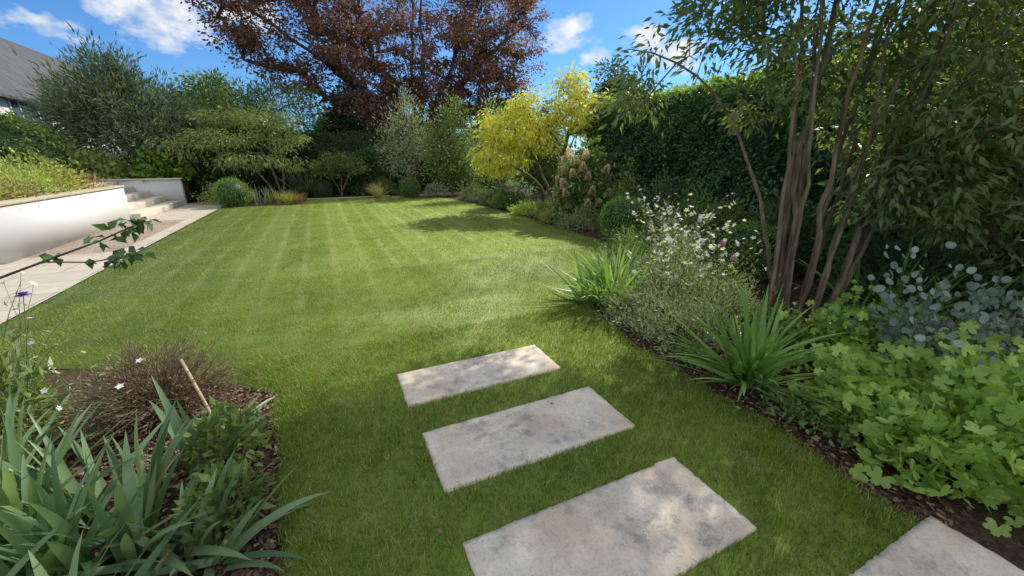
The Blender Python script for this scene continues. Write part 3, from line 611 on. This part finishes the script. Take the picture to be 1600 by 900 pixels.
n=1500; d=nrm(rn(n)*[1,1,0]+np.abs(rn(n))*[0,0,1]); P=np.array([-1.12,2.95,0])+d*np.array([.42,.38,.45])*rng.uniform(.75,1.08,size=(n,1))
V,F=inst(NARROW,P,d+rn(n)*.4,rn(n)+[0,0,.6],.028*rng.uniform(.6,1.2,n)); build('leaves',V,F,M['brown'],rnd=np.repeat(rng.uniform(size=n),2),parent=e)
def cane(a,b,r,label):
    V,F=tube(np.array([a,(np.array(a)+np.array(b))/2+[.003,0,0],b]),r,10); n=len(V)
    V=np.vstack([V,[b]]); F3=np.array([[n-10+i,n-10+(i+1)%10,n] for i in range(10)])
    tag(build('garden_cane',V,[F3,F],M['cane'],smooth=False,origin=a),label,'garden stake')
cane((-.70,2.46,-.05),(-.93,2.85,.41),.009,'light brown wooden cane leaning in the bed')
cane((-1.3,1.87,-.05),(-1.2,1.86,.26),.010,'short wooden cane stuck among iris leaves')
# ---------------------------------------------------------------- flowers
def petals(n,el=.2,T=leafT(.75,.05,.1)):
    az=np.arange(n)*2*math.pi/n; Y=np.stack([np.cos(az),np.sin(az),np.full(n,el)],1); Z=np.tile([0,0,1.],(n,1))
    return inst(T,np.zeros((n,3)),Y,Z,1.0)
def flowermesh(name,mat,n=4,layers=1,el=.25):
    A=Acc()
    for l in range(layers):
        V,F=petals(n,el+.6*l); a=.5*l; c,s=math.cos(a),math.sin(a)
        V=(V@np.array([[c,s,0],[-s,c,0],[0,0,1]]))*(1-.2*l); A.add(V,F,rng.uniform(size=len(F)))
    o=A.make(name,mat); me=o.data; bpy.data.objects.remove(o); return me
FW=flowermesh('white_flower',M['white'],5); FP=flowermesh('purple_flower',M['purple'],9,4,.1); FK=flowermesh('pink_flower',M['pink'],6,2); FY=flowermesh('yellow_flower',M['gold'],6,3,.5)
def putflower(me,name,loc,s,parent):
    o=bpy.data.objects.new(name,me); COL.objects.link(o); o.parent=parent
    o.location=Vector(loc)-parent.location; o.scale=(s,s,s); o.rotation_euler=(rng.uniform(-1.1,1.1),rng.uniform(-1.1,1.1),rng.uniform(0,6))
def gaura(x,y,h,r,nst,nfl,label,fs=.032,fname='flower',fm=None,leafy=1200,tips=False):
    e=empty('gaura_plant',(x,y,0),label,'flowering plant')
    A=Acc(); sp=[]
    for i in range(nst):
        az=rng.uniform(0,6.28); rr=r*rng.uniform(.3,1); hh=h*rng.uniform(.5,1.05)
        t=np.array([x+rr*math.cos(az),y+rr*math.sin(az),hh]); b=np.array([x+rng.normal()*.04,y+rng.normal()*.04,0])
        m=b+(t-b)*np.array([.25,.25,.55]); q=np.array([b,(b+m)/2,m,(m+t)/2+[0,0,.03*h],t]); A.add(*tube(q,np.array([.003,.0028,.0022,.0018,.001]),4)); sp.append(q)
    A.make('stems',M['stem'],parent=e)
    if leafy:
        si=rng.integers(nst,size=leafy); f=rng.uniform(.05,.85,leafy); Q=np.array(sp)
        k=np.minimum((f*4).astype(int),3); g=(f*4-k)[:,None]; P=Q[si,k]*(1-g)+Q[si,k+1]*g+rn(leafy)*.015
        V,F=inst(NARROW,P,rn(leafy)+[0,0,.5],rn(leafy)*.5+[0,0,1],.055*rng.uniform(.5,1.2,leafy)*(1.2-f*.7)); build('leaves',V,F,M['grey'],rnd=np.repeat(rng.uniform(size=leafy),2),parent=e)
    for i in range(nfl):
        q=sp[i%nst] if tips else sp[rng.integers(nst)]; f=rng.uniform(.0,1)
        if tips: p=q[4]
        else: p=q[3]+(q[4]-q[3])*f if rng.uniform()<.65 else q[2]+(q[3]-q[2])*f
        putflower(fm or FW,fname,p+rng.normal(size=3)*(.003 if tips else .015),fs*rng.uniform(.55,1.25),e)
gaura(3.7,3.35,1.15,.7,34,95,'airy white-flowered gaura arching over the border')
gaura(3.25,2.95,.85,.55,30,85,'white gaura in bloom beside the iris',.028)
gaura(4.4,3.9,1.2,.75,34,95,'tall white-flowered gaura in the border')
gaura(4.8,4.9,1.2,.65,24,70,'white-flowered gaura near the box ball')
gaura(3.75,2.75,.95,.5,20,60,'white-flowered perennial under the multi-stemmed tree',.028)
gaura(4.0,2.9,.75,.2,5,3,'small pink-flowered perennial stem in the border',.04,'flower',FK,120)
gaura(-1.35,2.75,.66,.35,14,14,'thin stems with scattered white flowers in the bed',.022,'flower',FW,160,True)
gaura(-2.0,2.9,1.2,.4,16,9,'tall wispy stems with seed heads in the bed',.02,'flower',FY,350,True)
gaura(-1.8,3.1,.95,.35,10,7,'tall wispy green flower stems beside the lawn',.022,'flower',FW,180,True)
gaura(-1.6,2.55,1.0,.3,9,4,'thin upright stems rising above the iris leaves',.018,'flower',FY,160,True)
e=empty('scabious_plant',(-1.7,3.0,0),'single lilac-blue flower on a tall thin stem','flowering plant')
A=Acc(); A.add(*tube(np.array([(-1.7,3.0,0),(-1.66,3.0,.45),(-1.58,3.03,.87)]),np.array([.003,.0025,.002]),5)); A.make('stem',M['stem'],parent=e)
o=bpy.data.objects.new('flower',FP); COL.objects.link(o); o.parent=e; o.location=(.12,.03,.87); o.scale=(.042,)*3
e=empty('arching_branch_shrub',(-2.2,3.3,0),'slender dark branch with glossy leaves arching over the bed','shrub')
q=np.array([(-2.2,3.3,0),(-2.15,3.3,.55),(-1.85,3.22,.90),(-1.5,3.12,1.03),(-1.2,3.05,1.14),(-.95,2.98,1.25)])
A=Acc(); A.add(*tube(q,np.array([.010,.009,.008,.0065,.005,.003]),6))
q2=np.array([q[3],(-1.25,3.0,1.03),(-.98,2.92,1.07)]); A.add(*tube(q2,np.array([.005,.004,.002]),5)); A.make('branch',M['darkbark'],parent=e)
n=80; f=rng.uniform(size=n)**.6; side=rng.uniform(size=n)<.5
P=np.where(side[:,None],q[4]+(q[5]-q[4])*f[:,None],q2[1]+(q2[2]-q2[1])*f[:,None])+rn(n)*.02
ex=10; fe=rng.uniform(size=ex)[:,None]; P=np.vstack([P,q[3]+(q[4]-q[3])*fe+rn(ex)*.01]); n=len(P)
V,F=inst(leafT(.62,.08,.2),P,rn(n)+[.3,0,-.3],rn(n)*.6+[0,0,1],.07*rng.uniform(.6,1.2,n)); build('leaves',V,F,M['dark'],rnd=np.repeat(rng.uniform(size=n),2),parent=e)
e=mound('hydrangea_shrub','hydrangea with cream and dusty pink conical flower heads','flowering shrub',5.9,8.4,0,.68,.7,1.7,4200,WIDE,.11,M['mid'],up=0,rough=.12,lump=.2)
n=240; f=rng.uniform(size=n)**1.3; d=rng.uniform(0,6.283,n); rr=.5*(1-f)**.6+.03
P=np.stack([rr*np.cos(d),rr*np.sin(d),f*1.3],1); Y=np.stack([np.cos(d),np.sin(d),.5+rng.normal(size=n)*.3],1)
V,F=inst(leafT(1.1,.05,.05),P,Y+rn(n)*.4,Y+rn(n)*.6,.19); o=build('flower_head',V,F,M['pinkw'],rnd=np.repeat(np.clip(f*.5+.5*rng.uniform(size=n),0,1),2)); HM=o.data; bpy.data.objects.remove(o)
hp=[]; tr=0
while len(hp)<20 and tr<5000:
    tr+=1
    az=rng.uniform(2.2,5.2); zz=rng.uniform(.5,1.6); rr=.70*math.sqrt(max(0,1-(zz/1.85)**2))+.03
    p=np.array([rr*math.cos(az),rr*math.sin(az),zz])
    if any(np.linalg.norm(p-q)<.22 for q in hp): continue
    hp.append(p); o=bpy.data.objects.new('flower_head',HM); COL.objects.link(o); o.parent=e; o.location=p; o.scale=(rng.uniform(.12,.17),)*3; o.rotation_euler=(.5*math.sin(-az)+rng.uniform(-.3,.3)*0+.0,.5*math.cos(az),0)
ter=[(-5.5,9.8,.7,.6,'olive',NARROW,.09),(-5.4,11.0,.7,.6,'lime',NARROW,.08),(-5.5,12.3,.7,.6,'olive',LEAF,.08),(-6.6,10.3,.8,.8,'grey',NARROW,.1),(-6.6,11.8,.8,.8,'mid',LEAF,.1),(-6.7,13.1,.6,.7,'light',LEAF,.1),(-7.8,11.3,1,1.2,'dark',LEAF,.12),(-7.8,13.6,1,1.1,'mid',LEAF,.12),(-5.2,13.1,.45,.35,'brown',NARROW,.07),(-5.3,10.4,.5,.45,'brown',NARROW,.07)]
for x,y,r,hh,mt,T,s in ter:
    mound('terrace_perennial_plant',{'olive':'yellow-green bushy perennial above the white wall','lime':'fresh lime green perennial above the white wall','grey':'grey-green perennial on the terrace','mid':'mid-green shrub on the terrace','light':'pale green shrub on the terrace','dark':'dark green shrub on the terrace','brown':'rusty fading seed-head perennial above the wall'}[mt],'plant',x,y,.8,r,r,hh,int(2600*r),T,s,M[mt],rough=.22)
for x,y,r in ((-6.6,18.2,.75),(-5.2,18.3,.6),(-4.7,18.6,.5),(-7.7,17.0,.8)):
    mound('hydrangea_shrub','broad-leaved pale green hydrangea behind the steps wall','shrub',x,y,.8,r,.6,.85,int(1200*r),WIDE,.17,M['light'] if x<-6 else M['box'])
def chips(n,reg):
    P=[]
    for (x0,x1,y0,y1,w) in reg:
        k=int(n*w); x=rng.uniform(x0,x1,k); y=rng.uniform(y0,y1,k); ok=(x>xr(y)-.015)|(x<xl(y)+.015); P.append(np.stack([x[ok],y[ok],rng.uniform(-.008,.012,ok.sum())],1))
    P=np.concatenate(P); m=len(P); az=rng.uniform(0,6.28,m)
    Y=np.stack([np.cos(az),np.sin(az),rng.normal(size=m)*.25],1); Z=rn(m)*.35+[0,0,1]
    T=(np.array([[-.18,0,0],[.2,.08,.02],[.22,.9,.05],[-.05,1,0],[-.25,.8,-.02]]),np.array([[0,1,2,3,4]]))
    V,F=inst(T,P,Y,Z,rng.uniform(.012,.040,m)); return build('bark_mulch',V,F,M['chip'],rnd=rng.uniform(size=m)**1.8)
tag(chips(30000,[(2.25,4.2,.4,4,.5),(-1.8,-.3,1,3.8,.35),(4.4,6,5,12,.15)]),'loose brown bark mulch chips over the planting beds','bark mulch',kind='stuff')
A=Acc(); n=10
P=np.stack([rng.uniform(-.2,2.2,n),rng.uniform(1.2,6,n),np.full(n,.04)],1); V,F=inst(LEAF,P,rn(n)*[1,1,.2],rn(n)*.3+[0,0,1],.04); A.add(V,F,rng.uniform(size=len(F)))
tag(A.make('fallen_leaves',M['brown']),'a few dry brown fallen leaves on the lawn','fallen leaves',kind='stuff')
# ---------------------------------------------------------------- world
EL=math.radians(42); AZ=math.radians(65)
w=bpy.data.worlds.new('World'); sc.world=w; w.use_nodes=True; nt=w.node_tree
for n in list(nt.nodes): nt.nodes.remove(n)
sky=N(nt,'ShaderNodeTexSky'); sky.sky_type='NISHITA'; sky.sun_disc=False; sky.sun_elevation=EL; sky.sun_rotation=AZ
sky.dust_density=.4; sky.ozone_density=2.0; sky.air_density=1.0; sky.altitude=100
tc=N(nt,'ShaderNodeTexCoord'); D=tc.outputs['Generated']
tint=mixcol(nt,1.,sky.outputs[0],(.38,.68,1.02),'MULTIPLY')
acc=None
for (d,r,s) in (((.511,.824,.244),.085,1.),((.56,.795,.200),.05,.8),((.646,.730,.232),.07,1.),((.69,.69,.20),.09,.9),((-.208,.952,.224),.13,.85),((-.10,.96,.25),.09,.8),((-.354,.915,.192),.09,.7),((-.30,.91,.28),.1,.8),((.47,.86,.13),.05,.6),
  ((0,-.1,1.0),.92,1.6),((-.1,-.85,.5),.85,1.6),((.85,-.4,.35),.6,1.5),((-.8,-.3,.5),.65,1.5)):  # broad overhead and rear clouds, unseen, added as white fill light
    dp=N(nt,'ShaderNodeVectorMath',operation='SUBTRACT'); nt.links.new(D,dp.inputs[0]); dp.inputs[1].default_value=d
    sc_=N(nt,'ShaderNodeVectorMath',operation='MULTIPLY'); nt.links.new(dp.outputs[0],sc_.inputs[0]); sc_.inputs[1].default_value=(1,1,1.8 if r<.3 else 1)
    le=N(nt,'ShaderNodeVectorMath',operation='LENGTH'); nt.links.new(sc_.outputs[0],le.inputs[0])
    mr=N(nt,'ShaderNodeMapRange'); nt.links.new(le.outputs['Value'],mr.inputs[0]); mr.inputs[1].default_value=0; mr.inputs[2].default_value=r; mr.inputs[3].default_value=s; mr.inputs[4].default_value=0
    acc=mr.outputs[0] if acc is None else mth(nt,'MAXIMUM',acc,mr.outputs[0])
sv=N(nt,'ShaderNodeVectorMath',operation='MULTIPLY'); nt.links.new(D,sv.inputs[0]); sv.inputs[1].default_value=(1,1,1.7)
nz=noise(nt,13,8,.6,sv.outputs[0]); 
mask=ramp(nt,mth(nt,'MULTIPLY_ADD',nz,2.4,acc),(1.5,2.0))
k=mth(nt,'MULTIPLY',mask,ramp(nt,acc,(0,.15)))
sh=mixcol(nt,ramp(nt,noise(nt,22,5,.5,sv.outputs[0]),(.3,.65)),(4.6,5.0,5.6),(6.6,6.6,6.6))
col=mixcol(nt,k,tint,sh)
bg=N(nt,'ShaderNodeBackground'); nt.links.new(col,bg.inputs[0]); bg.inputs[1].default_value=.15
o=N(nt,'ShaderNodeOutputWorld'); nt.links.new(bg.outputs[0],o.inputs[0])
L=bpy.data.lights.new('sun','SUN'); L.energy=5.0; L.angle=math.radians(.9); L.color=(1,.95,.86)
so=bpy.data.objects.new('sun',L); COL.objects.link(so); so.location=(20,10,20)
dv=Vector((math.cos(EL)*math.sin(AZ),math.cos(EL)*math.cos(AZ),math.sin(EL)))
so.rotation_euler=dv.to_track_quat('Z','Y').to_euler()
c=bpy.data.cameras.new('camera'); co=bpy.data.objects.new('camera',c); COL.objects.link(co)
co.location=(0,0,1.6); co.rotation_euler=(math.radians(90-18.3),0,math.radians(-25)); c.sensor_width=36; c.lens=36*620/1600; c.clip_end=1500; c.clip_start=.05
sc.camera=co
sc.view_settings.view_transform='Standard'; sc.view_settings.look='None'; sc.view_settings.exposure=0
